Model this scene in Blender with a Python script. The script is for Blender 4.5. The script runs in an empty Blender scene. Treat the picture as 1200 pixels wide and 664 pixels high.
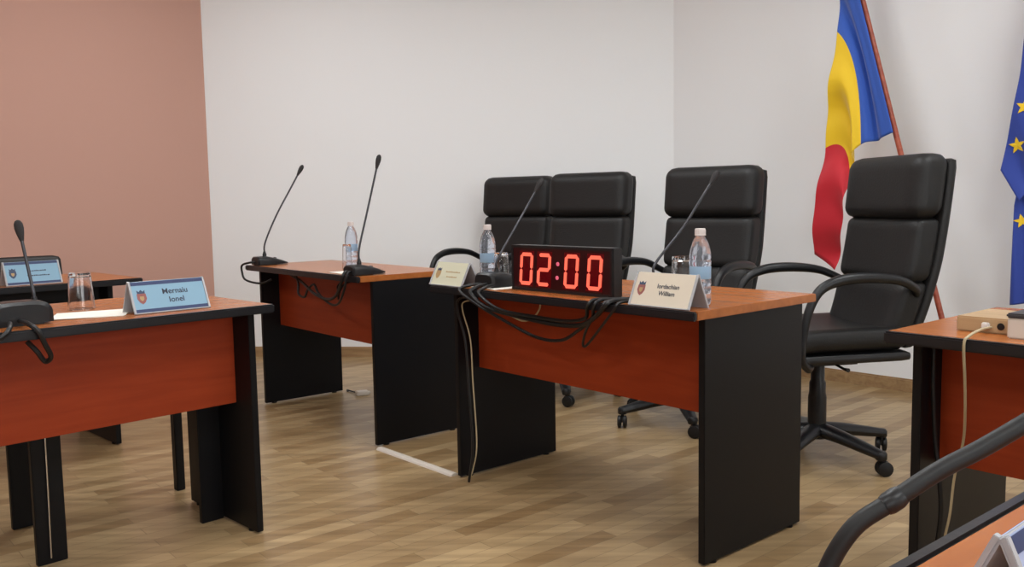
import bpy, bmesh, math, random
from mathutils import Vector, Matrix
random.seed(4)
PI = math.pi
C = bpy.context.scene.collection
SC = bpy.context.scene
R = math.radians

# ------------------------------------------------------------------ camera, world, exposure
cam_d = bpy.data.cameras.new('camera')
cam = bpy.data.objects.new('camera', cam_d)
C.objects.link(cam)
PITCH, ROLL, CAM_H, FPX = 0.09272, -0.01766, 1.0583, 1034.2
_fw = Vector((0, math.cos(PITCH), -math.sin(PITCH)))
_up = Vector((0, math.sin(PITCH), math.cos(PITCH)))
_rt = Vector((1, 0, 0))
_r2 = _rt * math.cos(ROLL) + _up * math.sin(ROLL)
_u2 = -_rt * math.sin(ROLL) + _up * math.cos(ROLL)
cam.matrix_world = Matrix(((_r2.x, _u2.x, -_fw.x, 0), (_r2.y, _u2.y, -_fw.y, 0), (_r2.z, _u2.z, -_fw.z, CAM_H), (0, 0, 0, 1)))
cam_d.sensor_width = 36
cam_d.lens = FPX / 1200 * 36
cam_d.clip_start = 0.05
SC.camera = cam
SC.view_settings.view_transform = 'Standard'
SC.view_settings.look = 'None'
SC.view_settings.gamma = 1
SC.view_settings.exposure = 0.0
SC.view_settings.use_curve_mapping = False
w = bpy.data.worlds.new('world')
SC.world = w
w.use_nodes = True
w.node_tree.nodes['Background'].inputs[0].default_value = (0.8, 0.85, 1, 1)
w.node_tree.nodes['Background'].inputs[1].default_value = 0.05
CEIL = 3.0
LAMP = 25.0                                   # strength of every unseen ceiling light, placed to match the brightness
LAMPS = [(-1.6, 4.4), (0.3, 3.6), (2.2, 2.6), (-3.4, 2.2), (-0.5, 1.9), (1.2, 0.9), (-1.8, -0.4), (0.3, -1.2)]


# ------------------------------------------------------------------ helpers
def lin(c):
    return tuple((x / 255 / 12.92) if x / 255 <= 0.04045 else ((x / 255 + 0.055) / 1.055) ** 2.4 for x in c)


def mat(name, col, rough=0.5, metal=0.0, trans=0.0, ior=1.45, emit=None, es=0.0, coat=0.0, bump=None, spec=0.5, sheen=0.0):
    m = bpy.data.materials.new(name)
    m.use_nodes = True
    nt = m.node_tree
    b = nt.nodes['Principled BSDF']
    b.inputs['Base Color'].default_value = (*col, 1)
    b.inputs['Roughness'].default_value = rough
    b.inputs['Metallic'].default_value = metal
    b.inputs['Transmission Weight'].default_value = trans
    b.inputs['IOR'].default_value = ior
    b.inputs['Coat Weight'].default_value = coat
    b.inputs['Specular IOR Level'].default_value = spec
    b.inputs['Sheen Weight'].default_value = sheen
    if emit:
        b.inputs['Emission Color'].default_value = (*emit, 1)
        b.inputs['Emission Strength'].default_value = es
    # a little procedural variation on every surface
    tc = nt.nodes.new('ShaderNodeTexCoord')
    nz = nt.nodes.new('ShaderNodeTexNoise')
    sc, st = bump if bump else (60, 0.03)
    nz.inputs['Scale'].default_value = sc
    nz.inputs['Detail'].default_value = 4
    nt.links.new(tc.outputs['Object'], nz.inputs['Vector'])
    bp = nt.nodes.new('ShaderNodeBump')
    bp.inputs['Strength'].default_value = st
    bp.inputs['Distance'].default_value = 0.01
    nt.links.new(nz.outputs['Fac'], bp.inputs['Height'])
    nt.links.new(bp.outputs['Normal'], b.inputs['Normal'])
    return m


def wood(name, c1, c2, c3, rough=0.35, scale=(1.2, 14, 14), coat=0.0, spec=0.5):
    m = mat(name, c1, rough, coat=coat, spec=spec)
    nt = m.node_tree
    b = nt.nodes['Principled BSDF']
    tc = nt.nodes.new('ShaderNodeTexCoord')
    mp = nt.nodes.new('ShaderNodeMapping')
    mp.inputs['Scale'].default_value = scale
    nz = nt.nodes.new('ShaderNodeTexNoise')
    nz.inputs['Scale'].default_value = 2.2
    nz.inputs['Detail'].default_value = 7
    nz.inputs['Distortion'].default_value = 0.6
    cr = nt.nodes.new('ShaderNodeValToRGB')
    e = cr.color_ramp.elements
    e[0].position, e[0].color = 0.3, (*c2, 1)
    e[1].position, e[1].color = 0.7, (*c3, 1)
    x = e.new(0.5)
    x.color = (*c1, 1)
    nt.links.new(tc.outputs['Object'], mp.inputs['Vector'])
    nt.links.new(mp.outputs['Vector'], nz.inputs['Vector'])
    nt.links.new(nz.outputs['Fac'], cr.inputs['Fac'])
    nt.links.new(cr.outputs['Color'], b.inputs['Base Color'])
    return m


class MB:
    """collects shapes into one mesh"""
    def __init__(s):
        s.bm = bmesh.new()

    def add(s, verts, faces, mi=0):
        vs = [s.bm.verts.new(v) for v in verts]
        out = []
        for f in faces:
            try:
                fc = s.bm.faces.new([vs[i] for i in f])
                fc.material_index = mi
                out.append(fc)
            except ValueError:
                pass
        return vs

    def box(s, x0, x1, y0, y1, z0, z1, bev=0.0, mi=0, M=None, seg=2):
        b = bmesh.new()
        bmesh.ops.create_cube(b, size=1)
        for v in b.verts:
            v.co = Vector(((x0 + x1) / 2 + v.co.x * (x1 - x0), (y0 + y1) / 2 + v.co.y * (y1 - y0), (z0 + z1) / 2 + v.co.z * (z1 - z0)))
        if bev:
            bmesh.ops.bevel(b, geom=b.edges[:], offset=bev, segments=seg, affect='EDGES')
        s.merge(b, mi, M)

    def merge(s, b, mi=0, M=None):
        b.verts.ensure_lookup_table()
        b.verts.index_update()
        vs = [(M @ v.co) if M else v.co.copy() for v in b.verts]
        fs = [[v.index for v in f.verts] for f in b.faces]
        s.add(vs, fs, mi)
        b.free()

    def prism(s, pts, z0, z1, mi=0, M=None):
        n = len(pts)
        V = [Vector((p[0], p[1], z0)) for p in pts] + [Vector((p[0], p[1], z1)) for p in pts]
        if M:
            V = [M @ v for v in V]
        F = [list(range(n))[::-1], list(range(n, 2 * n))] + [[i, (i + 1) % n, (i + 1) % n + n, i + n] for i in range(n)]
        s.add(V, F, mi)

    def lathe(s, prof, n=32, mi=0, M=None, cap=True):
        V, F = [], []
        for r, z in prof:
            for k in range(n):
                a = 2 * PI * k / n
                V.append(Vector((r * math.cos(a), r * math.sin(a), z)))
        for j in range(len(prof) - 1):
            for k in range(n):
                k2 = (k + 1) % n
                F.append([j * n + k, j * n + k2, (j + 1) * n + k2, (j + 1) * n + k])
        if cap:
            F.append(list(range(n))[::-1])
            F.append([(len(prof) - 1) * n + k for k in range(n)])
        if M:
            V = [M @ v for v in V]
        s.add(V, F, mi)

    def tube(s, pts, rad, n=12, mi=0, M=None, flat=1.0):
        """rad: number or list; flat squeezes the section along the second axis"""
        pts = [Vector(p) for p in pts]
        N = len(pts)
        rs = rad if isinstance(rad, (list, tuple)) else [rad] * N
        T = [(pts[min(i + 1, N - 1)] - pts[max(i - 1, 0)]).normalized() for i in range(N)]
        up = Vector((0, 0, 1)) if abs(T[0].z) < 0.9 else Vector((1, 0, 0))
        nrm = (up - T[0] * up.dot(T[0])).normalized()
        V, F = [], []
        for i in range(N):
            nrm = (nrm - T[i] * nrm.dot(T[i])).normalized()
            bn = T[i].cross(nrm)
            for k in range(n):
                a = 2 * PI * k / n
                V.append(pts[i] + nrm * math.cos(a) * rs[i] * flat + bn * math.sin(a) * rs[i])
        for i in range(N - 1):
            for k in range(n):
                k2 = (k + 1) % n
                F.append([i * n + k, i * n + k2, (i + 1) * n + k2, (i + 1) * n + k])
        F.append(list(range(n))[::-1])
        F.append([(N - 1) * n + k for k in range(n)])
        if M:
            V = [M @ v for v in V]
        s.add(V, F, mi)

    def soft(s, cx, cy, cz, sx, sy, sz, r, fn=None, n=10, mi=0):
        """rounded cushion of half sizes sx, sy, sz and corner radius r; fn bends a point"""
        b = bmesh.new()
        bmesh.ops.create_cube(b, size=2)
        bmesh.ops.subdivide_edges(b, edges=b.edges[:], cuts=n, use_grid_fill=True)
        for v in b.verts:
            p = [v.co.x, v.co.y, v.co.z]
            h = [sx, sy, sz]
            inner = [max(-(h[i] - r), min(h[i] - r, p[i] * h[i])) for i in range(3)]
            # spread grid points so that the rounded rim keeps enough of them
            d = Vector([p[i] * h[i] - inner[i] for i in range(3)])
            if d.length > 1e-9:
                d = d.normalized() * r
            q = Vector(inner) + d
            q += Vector((cx, cy, cz))
            if fn:
                q = fn(q)
            v.co = q
        s.merge(b, mi)

    def build(s, name, mats, parent=None, smooth=True, loc=(0, 0, 0), rz=0):
        bmesh.ops.recalc_face_normals(s.bm, faces=s.bm.faces[:])
        me = bpy.data.meshes.new(name)
        s.bm.to_mesh(me)
        s.bm.free()
        if not isinstance(mats, (list, tuple)):
            mats = [mats]
        for m in mats:
            me.materials.append(m)
        if smooth:
            for p in me.polygons:
                p.use_smooth = True
            me.set_sharp_from_angle(angle=R(38))
        o = bpy.data.objects.new(name, me)
        C.objects.link(o)
        o.location = loc
        o.rotation_euler = (0, 0, rz)
        if parent:
            o.parent = parent
        return o


def spline(P, n=10):
    """Catmull-Rom through the points"""
    P = [Vector(p) for p in P]
    Q = [P[0] * 2 - P[1]] + P + [P[-1] * 2 - P[-2]]
    out = []
    for i in range(1, len(Q) - 2):
        for k in range(n):
            t = k / n
            a, b, c, d = Q[i - 1], Q[i], Q[i + 1], Q[i + 2]
            out.append(0.5 * ((2 * b) + (c - a) * t + (2 * a - 5 * b + 4 * c - d) * t * t + (3 * b - a - 3 * c + d) * t ** 3))
    out.append(P[-1])
    return out


def tag(o, label=None, cat=None, group=None, kind=None):
    if label:
        o['label'] = label
    if cat:
        o['category'] = cat
    if group:
        o['group'] = group
    if kind:
        o['kind'] = kind
    return o


def empty(name, loc, rz, label, cat, group=None):
    o = bpy.data.objects.new(name, None)
    o.empty_display_size = 0.1
    C.objects.link(o)
    o.location = loc
    o.rotation_euler = (0, 0, rz)
    return tag(o, label, cat, group)


def copy_tree(o, parent=None):
    c = o.copy()
    C.objects.link(c)
    if parent:
        c.parent = parent
    for ch in list(o.children):
        copy_tree(ch, c)
    return c


class Frame:
    """the frame of a desk: origin = foot of its right front corner, x along the desk, y to its back"""
    def __init__(s, x, y, deg):
        s.x, s.y, s.a = x, y, R(deg)

    def p(s, a, b, z=0):
        c, n = math.cos(s.a), math.sin(s.a)
        return Vector((s.x + c * a - n * b, s.y + n * a + c * b, z))


FB = Frame(0.539, 2.454, -49.17)
FC = Frame(-0.600, 3.780, -50.1)
FA = Frame(-0.8214, 2.786, 45.31)
FD = Frame(*FA.p(0.12, 1.45)[:2], 45.31)
_fe = Frame(0.922, 2.011, -50)
FE = Frame(*_fe.p(1.165, 0)[:2], -50)
_ff = Frame(0.319, 0.709, 219.7)
FF = Frame(*_ff.p(0.40, 0.09)[:2], 219.7)
TOP = 0.75

# ------------------------------------------------------------------ materials
M = {}
M['white_paint'] = mat('white_wall_paint', lin((240, 241, 242)), 0.85, bump=(180, 0.05))
M['brown_paint'] = mat('rose_brown_wall_paint', lin((196, 153, 138)), 0.8, bump=(180, 0.05))
M['ceiling'] = mat('ceiling_paint', lin((225, 225, 222)), 0.9)
M['top'] = wood('desk_top_veneer', lin((164, 96, 48)), lin((156, 90, 44)), lin((171, 102, 52)), 0.27, spec=0.34)
M['panel'] = wood('modesty_veneer', lin((150, 56, 24)), lin((142, 51, 21)), lin((158, 61, 27)), 0.45, spec=0.3)
M['black_board'] = mat('black_laminate', lin((13, 13, 16)), 0.45, bump=(300, 0.04), spec=0.3)
M['edge'] = mat('black_edge_band', lin((28, 28, 31)), 0.3)
M['leather'] = mat('black_leather', lin((24, 23, 23)), 0.5, bump=(140, 0.12), spec=0.45)
M['plastic'] = mat('black_plastic', lin((24, 24, 26)), 0.38, bump=(200, 0.04))
M['rubber'] = mat('black_rubber', lin((22, 22, 23)), 0.5)
M['neck'] = mat('dark_metal', lin((70, 70, 74)), 0.35, 0.8)
M['foam'] = mat('microphone_foam', lin((38, 34, 34)), 0.8, bump=(500, 0.3))
M['cable'] = mat('black_cable', lin((20, 19, 20)), 0.45)
M['cream_cable'] = mat('cream_cable', lin((176, 160, 128)), 0.5)
M['white_plastic'] = mat('white_plastic', lin((226, 224, 220)), 0.4)
M['acrylic'] = mat('frosted_acrylic', lin((205, 205, 208)), 0.25, trans=0.35)
M['glass'] = mat('clear_glass', (0.97, 0.98, 1.0), 0.03, trans=1.0, ior=1.45)
M['bottle'] = mat('bottle_plastic', (0.80, 0.86, 0.97), 0.08, trans=0.9, ior=1.30, bump=(45, 0.35))
M['bottle_label'] = mat('bottle_label', lin((160, 190, 215)), 0.4, trans=0.35)
M['cap'] = mat('bottle_cap', lin((214, 204, 200)), 0.45)
M['paper'] = mat('paper', lin((236, 232, 222)), 0.8)
M['ink'] = mat('ink', lin((48, 52, 66)), 0.6)
M['navy'] = mat('navy_band', lin((46, 58, 96)), 0.5)
M['emblem_red'] = mat('emblem_red', lin((142, 84, 78)), 0.5)
M['emblem_blue'] = mat('emblem_blue', lin((52, 66, 92)), 0.5)
M['emblem_gold'] = mat('emblem_gold', lin((170, 140, 96)), 0.5)
M['card_blue'] = mat('card_blue', lin((126, 162, 184)), 0.5)
M['card_cream'] = mat('card_cream', lin((208, 196, 178)), 0.5)
M['card_pale'] = mat('card_pale', lin((206, 204, 180)), 0.5)
M['card_lilac'] = mat('card_lilac', lin((160, 170, 200)), 0.5)
M['baseboard'] = wood('baseboard_wood', lin((158, 128, 92)), lin((140, 110, 78)), lin((172, 142, 104)), 0.4)
M['pole_wood'] = wood('flag_pole_wood', lin((158, 76, 56)), lin((140, 64, 48)), lin((172, 88, 64)), 0.4)
M['flag_blue'] = mat('flag_blue', lin((40, 84, 176)), 0.65, sheen=0.3, bump=(500, 0.1))
M['flag_yellow'] = mat('flag_yellow', lin((236, 196, 28)), 0.65, sheen=0.2, bump=(500, 0.1))
M['flag_red'] = mat('flag_red', lin((196, 28, 44)), 0.65, sheen=0.2, bump=(500, 0.1))
M['eu_blue'] = mat('union_blue', lin((34, 60, 150)), 0.65, sheen=0.3, bump=(500, 0.1))
M['beige'] = wood('beige_box', lin((176, 146, 108)), lin((164, 134, 98)), lin((186, 156, 118)), 0.45)
M['off_white'] = mat('off_white_plastic', lin((206, 196, 184)), 0.5)
M['dark_grey'] = mat('dark_grey_plastic', lin((60, 58, 60)), 0.5)
M['seg_on'] = mat('lit_segment', (0.02, 0, 0), 0.5, emit=(1.0, 0.145, 0.085), es=1.25)
M['dot_on'] = mat('lit_dot', (0.02, 0, 0), 0.5, emit=(1.0, 0.16, 0.25), es=0.8)
M['seg_glow'] = mat('red_glow_acrylic', lin((52, 0, 6)), 0.22, emit=(1.0, 0.0, 0.015), es=0.055)  # halo of the digits put into the plate as faint red emission
M['diffuser'] = mat('lamp_diffuser', (0.9, 0.9, 0.9), 0.5, emit=(0.955, 0.985, 1.0), es=LAMP)
M['chrome'] = mat('chrome', (0.7, 0.7, 0.7), 0.2, 1.0)


def floor_material():
    m = mat('laminate_floor', lin((170, 140, 100)), 0.32, bump=(90, 0.03), spec=0.4)
    nt = m.node_tree
    b = nt.nodes['Principled BSDF']
    tc = nt.nodes.new('ShaderNodeTexCoord')
    mp = nt.nodes.new('ShaderNodeMapping')
    mp.inputs['Rotation'].default_value = (0, 0, R(-40.5))
    br = nt.nodes.new('ShaderNodeTexBrick')
    br.offset = 0.37
    br.inputs['Scale'].default_value = 1
    br.inputs['Brick Width'].default_value = 0.55
    br.inputs['Row Height'].default_value = 0.066
    br.inputs['Mortar Size'].default_value = 0.0012
    br.inputs['Mortar Smooth'].default_value = 0.5
    br.inputs['Bias'].default_value = 0.0
    br.inputs['Color1'].default_value = (*lin((146, 118, 82)), 1)
    br.inputs['Color2'].default_value = (*lin((180, 154, 115)), 1)
    br.inputs['Mortar'].default_value = (*lin((128, 106, 76)), 1)
    mp2 = nt.nodes.new('ShaderNodeMapping')
    mp2.inputs['Rotation'].default_value = (0, 0, R(-40.5))
    mp2.inputs['Scale'].default_value = (1.0, 10, 1)
    nz = nt.nodes.new('ShaderNodeTexNoise')
    nz.inputs['Scale'].default_value = 3.0
    nz.inputs['Detail'].default_value = 6
    cr = nt.nodes.new('ShaderNodeValToRGB')
    cr.color_ramp.elements[0].position = 0.32
    cr.color_ramp.elements[0].color = (0.72, 0.70, 0.68, 1)
    cr.color_ramp.elements[1].position = 0.68
    cr.color_ramp.elements[1].color = (1.08, 1.08, 1.08, 1)
    mx = nt.nodes.new('ShaderNodeMix')
    mx.data_type = 'RGBA'
    mx.blend_type = 'MULTIPLY'
    mx.inputs[0].default_value = 1.0
    L = nt.links.new
    L(tc.outputs['Object'], mp.inputs['Vector'])
    L(tc.outputs['Object'], mp2.inputs['Vector'])
    L(mp.outputs['Vector'], br.inputs['Vector'])
    L(mp2.outputs['Vector'], nz.inputs['Vector'])
    L(nz.outputs['Fac'], cr.inputs['Fac'])
    L(br.outputs['Color'], mx.inputs[6])
    L(cr.outputs['Color'], mx.inputs[7])
    L(mx.outputs[2], b.inputs['Base Color'])
    return m


M['floor'] = floor_material()

# ------------------------------------------------------------------ the room: a hexagonal-ish hall with one slanted back wall
K1 = Vector((1.075, 5.84))          # corner between the back wall and the wall with the flags
K0 = Vector((-2.10, 6.20))          # corner between the rose-brown wall and the back wall
DR = Vector((0.671, -0.741))
DL = Vector((-0.703, -0.711))
R1 = K1 + DR * 7.0
L1 = K0 + DL * 7.0
R2 = R1 + Vector((-0.741, -0.671)) * 7.0
L2 = L1 + Vector((0.711, -0.703)) * 6.6
ROOM = [K0, K1, R1, R2, L2, L1]


def slab(name, z0, z1, m):
    b = MB()
    cx = sum(p.x for p in ROOM) / 6
    cy = sum(p.y for p in ROOM) / 6
    b.prism([((p.x - cx) * 1.04 + cx, (p.y - cy) * 1.04 + cy) for p in ROOM][::-1], z0, z1)
    return tag(b.build(name, m, smooth=False), kind='structure')


slab('floor', -0.12, 0.0, M['floor'])
slab('ceiling', CEIL, CEIL + 0.12, M['ceiling'])


def wall(name, p, q, m, base=None, h=CEIL, t=0.12):
    d = (q - p).normalized()
    n = Vector((-d.y, d.x))
    if n.dot(Vector((-0.3, 1.5)) - p) > 0:
        n = -n
    b = MB()
    b.prism([p, q, q + n * t, p + n * t], 0, h)
    o = tag(b.build(name, m, smooth=False), kind='structure')
    if base:
        b = MB()
        k = 0.012
        b.prism([p - n * k, q - n * k, q, p], 0, 0.062)
        b.prism([p - n * k * 0.5, q - n * k * 0.5, q, p], 0.062, 0.07)
        tag(b.build(base, M['baseboard'], smooth=False), kind='structure')
    return o


wall('wall_back', K0, K1, M['white_paint'], 'baseboard_back')
wall('wall_right', K1, R1, M['white_paint'], 'baseboard_right')
wall('wall_left', L1, K0, M['brown_paint'], 'baseboard_left')
wall('wall_near_right', R1, R2, M['white_paint'])
wall('wall_front', R2, L2, M['white_paint'])
wall('wall_near_left', L2, L1, M['brown_paint'])

M['fill_glow'] = mat('fill_window_glow', (0.9, 0.9, 0.9), 0.5, emit=(0.90, 0.96, 1.0), es=4.0)  # glow of two unseen windows, added to brighten the walls


def fill_window(name, p, q, a, L, z0=0.95, z1=2.35):  # unseen window with emissive pane, added behind the camera as wall light
    d = (q - p).normalized()
    n = Vector((-d.y, d.x))
    if n.dot(Vector((-0.3, 1.5)) - p) < 0:
        n = -n
    o = p + d * a + n * 0.004
    t = bpy.data.objects.new(name, None)
    C.objects.link(t)
    t.location = (o.x, o.y, 0)
    t.rotation_euler = (0, 0, math.atan2(d.y, d.x))
    tag(t, kind='structure')
    sg = 1 if Vector((-d.y, d.x)).dot(n) > 0 else -1
    y0, y1 = (0, 0.05) if sg > 0 else (-0.05, 0)
    b = MB()
    for x0, x1, za, zb in ((0, L, z0, z0 + .06), (0, L, z1 - .06, z1), (0, .06, z0, z1), (L - .06, L, z0, z1), (L / 2 - .04, L / 2 + .04, z0, z1)):
        b.box(x0, x1, y0, y1, za, zb)
    tag(b.build('fill_window_frame', M['white_plastic'], t, smooth=False), kind='structure')
    b = MB()
    b.box(0.05, L - 0.05, sg * 0.004 if sg > 0 else -0.012, 0.012 if sg > 0 else -0.004, z0 + .05, z1 - .05)
    tag(b.build('fill_window_pane', M['fill_glow'], t, smooth=False), kind='structure')


fill_window('fill_window_1', R1, R2, 1.6, 3.6)
fill_window('fill_window_2', R2, L2, 0.5, 1.9)
WHERE = ['above the rear left desk', 'above the timer desk', 'above the chairs near the flags', 'by the rose-brown wall', 'above the open floor left of the camera', 'above the desk at the right edge', 'behind the camera to the left', 'behind the camera to the right']
for i, (x, y) in enumerate(LAMPS):
    t = empty('unseen_ceiling_light', (x, y, CEIL), R(45), 'unseen square ceiling light panel with white frame, ' + WHERE[i], 'ceiling light', 'unseen ceiling lights')
    b = MB()
    for (x0, x1, y0, y1) in ((-.32, .32, -.32, -.29), (-.32, .32, .29, .32), (-.32, -.29, -.29, .29), (.29, .32, -.29, .29)):
        b.box(x0, x1, y0, y1, -0.03, 0.0)
    b.build('frame', M['white_plastic'], t, smooth=False)
    b = MB()
    b.box(-.29, .29, -.29, .29, -0.022, -0.004)
    b.build('diffuser', M['diffuser'], t, smooth=False)


# ------------------------------------------------------------------ desks
def desk(fr, L, D, label, front='panel', fo=0.09, ro=0.03, so=0.03, rec=0.10, modz=0.42, group='office desks with rust-red front panels'):
    t = empty('desk', (fr.x, fr.y, 0), fr.a, label, 'desk', group)
    b = MB()
    b.box(-L - so, so, -fo + 0.017, D + ro, TOP - 0.025, TOP, 0.002)
    b.build('desktop', M['top'], t)
    b = MB()
    b.box(-L - so - 0.001, so + 0.001, -fo, -fo + 0.0175, TOP - 0.0262, TOP + 0.0004, 0.004)
    b.build('edge_band', M['edge'], t)
    for x0 in (-0.022, -L):
        b = MB()
        b.box(x0, x0 + 0.022, 0, D, 0.006, TOP - 0.025, 0.0015)
        for yy in (0.05, D - 0.05):
            b.lathe([(0.014, 0), (0.014, 0.007)], 12, M=Matrix.Translation((x0 + 0.011, yy, 0)))
        b.build('side_panel', M['black_board'], t)
    b = MB()
    b.box(-L + 0.022, -0.022, rec, rec + 0.018, modz, TOP - 0.025, 0.001)
    o = b.build('modesty_panel', M[front], t)
    return t


DB = desk(FB, 1.165, 0.506, 'wooden desk with black side panels carrying the red digital timer')
DC = desk(FC, 1.153, 0.461, 'wooden desk against the corner of brown and white walls, two microphones on it', fo=0.075, ro=-0.03, so=0.0)
DA = desk(FA, 1.30, 0.47, 'wooden desk at the left edge of the photo, nearest on that side', fo=0.075, ro=0.10)
DD = desk(FD, 1.30, 0.47, 'wooden desk mostly hidden behind the left desk, blue name plate on its edge', fo=0.085, so=0.10, front='black_board')  # front panel black here, so the band below its edge reads dark
DE = desk(FE, 1.165, 0.506, 'wooden desk at right edge with beige socket box and cream cable', fo=0.08)
DF = desk(FF, 1.20, 0.55, 'nearest wooden desk, only its grey-edged top corner at bottom right', fo=0.10)

# upright support boards and rear post under the left desk
for (x0, x1, y0, y1) in ((-0.60, -0.515, 0.254, 0.276), (-0.555, -0.485, 0.645, 0.667)):
    b = MB()
    b.box(x0, x1, y0, y1, 0.0, 0.725 if y0 < 0.5 else 0.66, 0.002)
    if y0 > 0.5:
        b.box(x0 + 0.015, x1 - 0.015, 0.274, 0.646, 0.60, 0.66, 0.002)
    b.build('support_board', M['black_board'], DA)
b = MB()
b.box(-0.10, -0.022, 0.225, 0.245, 0.0, 0.725, 0.002)
b.build('support_board', M['black_board'], DA)
b = MB()
b.box(-0.004, 0.028, 0.62, 0.652, 0.0, 0.66, 0.003)
b.box(-0.004, 0.028, 0.44, 0.652, 0.66, 0.69, 0.003)
b.box(-0.004, 0.028, 0.44, 0.47, 0.69, 0.725, 0.003)
b.build('rear_post', M['black_board'], DA)
b = MB()
b.tube(spline([(-0.558, 0.248, 0.71), (-0.560, 0.247, 0.4), (-0.562, 0.247, 0.2), (-0.565, 0.246, 0.02)], 6), 0.0025, 8)
b.build('silver_strip', M['chrome'], DA)


# ------------------------------------------------------------------ executive chairs
def back_y(z):
    """distance of the back's front face behind the chair centre, by height"""
    return 0.165 + 0.105 * (1 - math.exp(-(z - 0.5) / 0.28)) + 0.065 * (z - 0.5)


def bend(q):
    return Vector((q.x * (1.0 - 0.10 * max(0, (0.80 - q.z) / 0.35)), q.y + back_y(q.z), q.z))


def make_chair():
    t = empty('executive_chair', (0, 0, 0), 0, 'x', 'chair', 'black leather executive chairs behind the desks')
    # five-star foot
    b = MB()
    b.lathe([(0.045, 0.085), (0.048, 0.10), (0.042, 0.135), (0.030, 0.15)], 24)
    for k in range(5):
        a = R(20 + 72 * k)
        dx, dy = math.cos(a), math.sin(a)
        pts = [(dx * r, dy * r, z) for r, z in ((0.02, 0.118), (0.12, 0.108), (0.22, 0.092), (0.305, 0.078))]
        b.tube(spline(pts, 4), [0.040 - 0.016 * i / 12 for i in range(13)], 12, flat=0.75)
        b.lathe([(0.019, 0.062), (0.022, 0.066), (0.022, 0.086), (0.016, 0.094)], 16, M=Matrix.Translation((dx * 0.300, dy * 0.300, 0)))
    b.build('star_base', M['plastic'], t)
    for k in range(5):
        a = R(20 + 72 * k)
        dx, dy = math.cos(a) * 0.300, math.sin(a) * 0.300
        b = MB()
        th = a + R(60)
        for sgn in (-1, 1):
            Mx = Matrix.Translation((dx, dy, 0.029)) @ Matrix.Rotation(th, 4, 'Z') @ Matrix.Translation((0.012, sgn * 0.013, 0)) @ Matrix.Rotation(PI / 2, 4, 'X')
            b.lathe([(0.020, -0.009), (0.0285, -0.006), (0.0285, 0.006), (0.020, 0.009)], 20, M=Mx)
        Mx = Matrix.Translation((dx, dy, 0)) @ Matrix.Rotation(th, 4, 'Z')
        b.box(-0.012, 0.030, -0.005, 0.005, 0.024, 0.056, 0.004, M=Mx)
        b.lathe([(0.007, 0.04), (0.007, 0.070)], 10, M=Matrix.Translation((dx, dy, 0)))
        b.build('caster', M['rubber'], t)
    b = MB()
    b.lathe([(0.036, 0.13), (0.036, 0.25), (0.032, 0.27), (0.032, 0.31), (0.027, 0.32), (0.027, 0.42)], 24)
    b.build('gas_column', M['plastic'], t)
    b = MB()
    b.box(-0.11, 0.11, -0.10, 0.12, 0.395, 0.425, 0.008)
    b.box(-0.035, 0.035, 0.08, 0.27, 0.405, 0.43, 0.006)
    b.tube([(0.09, 0.0, 0.41), (0.22, -0.02, 0.405), (0.25, -0.02, 0.405)], [0.005, 0.005, 0.008], 10)
    b.build('seat_mechanism', M['plastic'], t)
    # seat: shell and cushion with a front roll
    b = MB()
    b.soft(0, 0.0, 0.445, 0.25, 0.25, 0.022, 0.02, n=10)
    b.build('seat_shell', M['plastic'], t)
    b = MB()
    b.soft(0, -0.01, 0.50, 0.255, 0.25, 0.045, 0.04, fn=lambda q: Vector((q.x, q.y, q.z + 0.018 * (q.x / 0.25) ** 2 - 0.02 * max(0, -(q.y + 0.12) / 0.14) ** 2)), n=14)
    b.build('seat_cushion', M['leather'], t)
    # back: outer shell, lower cushion, headrest roll
    b = MB()
    b.soft(0, 0.105, 0.83, 0.243, 0.022, 0.362, 0.02, fn=bend, n=18)
    b.build('back_shell', M['leather'], t)
    b = MB()
    b.soft(0, 0.037, 0.845, 0.240, 0.058, 0.125, 0.034, fn=bend, n=14)
    c1 = b.build('back_cushion', M['leather'], t)
    b = MB()
    b.soft(0, 0.037, 0.615, 0.240, 0.058, 0.112, 0.034, fn=bend, n=14)
    b.build('lumbar_cushion', M['leather'], t)
    b = MB()
    b.soft(0, 0.025, 1.088, 0.252, 0.070, 0.125, 0.052, fn=bend, n=16)
    b.build('headrest', M['leather'], t)
    for s in (-1, 1):
        b = MB()
        pts = [(s * 0.22, -0.16, 0.418), (s * 0.272, -0.20, 0.425), (s * 0.292, -0.235, 0.47), (s * 0.292, -0.228, 0.56), (s * 0.292, -0.205, 0.65),
               (s * 0.292, -0.165, 0.715), (s * 0.292, -0.10, 0.745), (s * 0.292, -0.02, 0.755), (s * 0.290, 0.08, 0.752), (s * 0.282, 0.17, 0.738), (s * 0.262, 0.245, 0.705), (s * 0.225, 0.275, 0.68)]
        sp = spline(pts, 6)
        n = len(sp)
        rs = [0.0150 + 0.006 * math.exp(-((i / n - 0.62) / 0.2) ** 2) for i in range(n)]
        b.tube(sp, rs, 12)
        b.build('armrest', M['plastic'], t)
    return t


chair_spots = [((1.228, 3.514), 191, 'black leather chair nearest the camera, behind the gap right of the timer desk', 0),
               ((0.79, 4.14), 229, 'black leather chair behind the capped water bottle, alone in front of the wall corner', 3),
               ((0.27, 4.78), 235, 'right-hand one of the two touching black leather chairs, behind the red timer', -3),
               ((-0.13, 5.33), 235, 'left-hand one of the two touching black leather chairs, half hidden by its neighbour', 5)]
proto = make_chair()
for i, ((x, y), f, lab, ro) in enumerate(chair_spots):
    o = proto if i == 0 else copy_tree(proto)
    o.location = (x, y, 0)
    o.rotation_euler = (0, 0, R(f + 90))
    o['label'] = lab
    o['category'] = 'chair'
    for ch in o.children:                      # the star foot swivels on its own
        if ch.name.split('.')[0] in ('star_base', 'caster'):
            ch.rotation_euler = (0, 0, R(ro))


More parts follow.
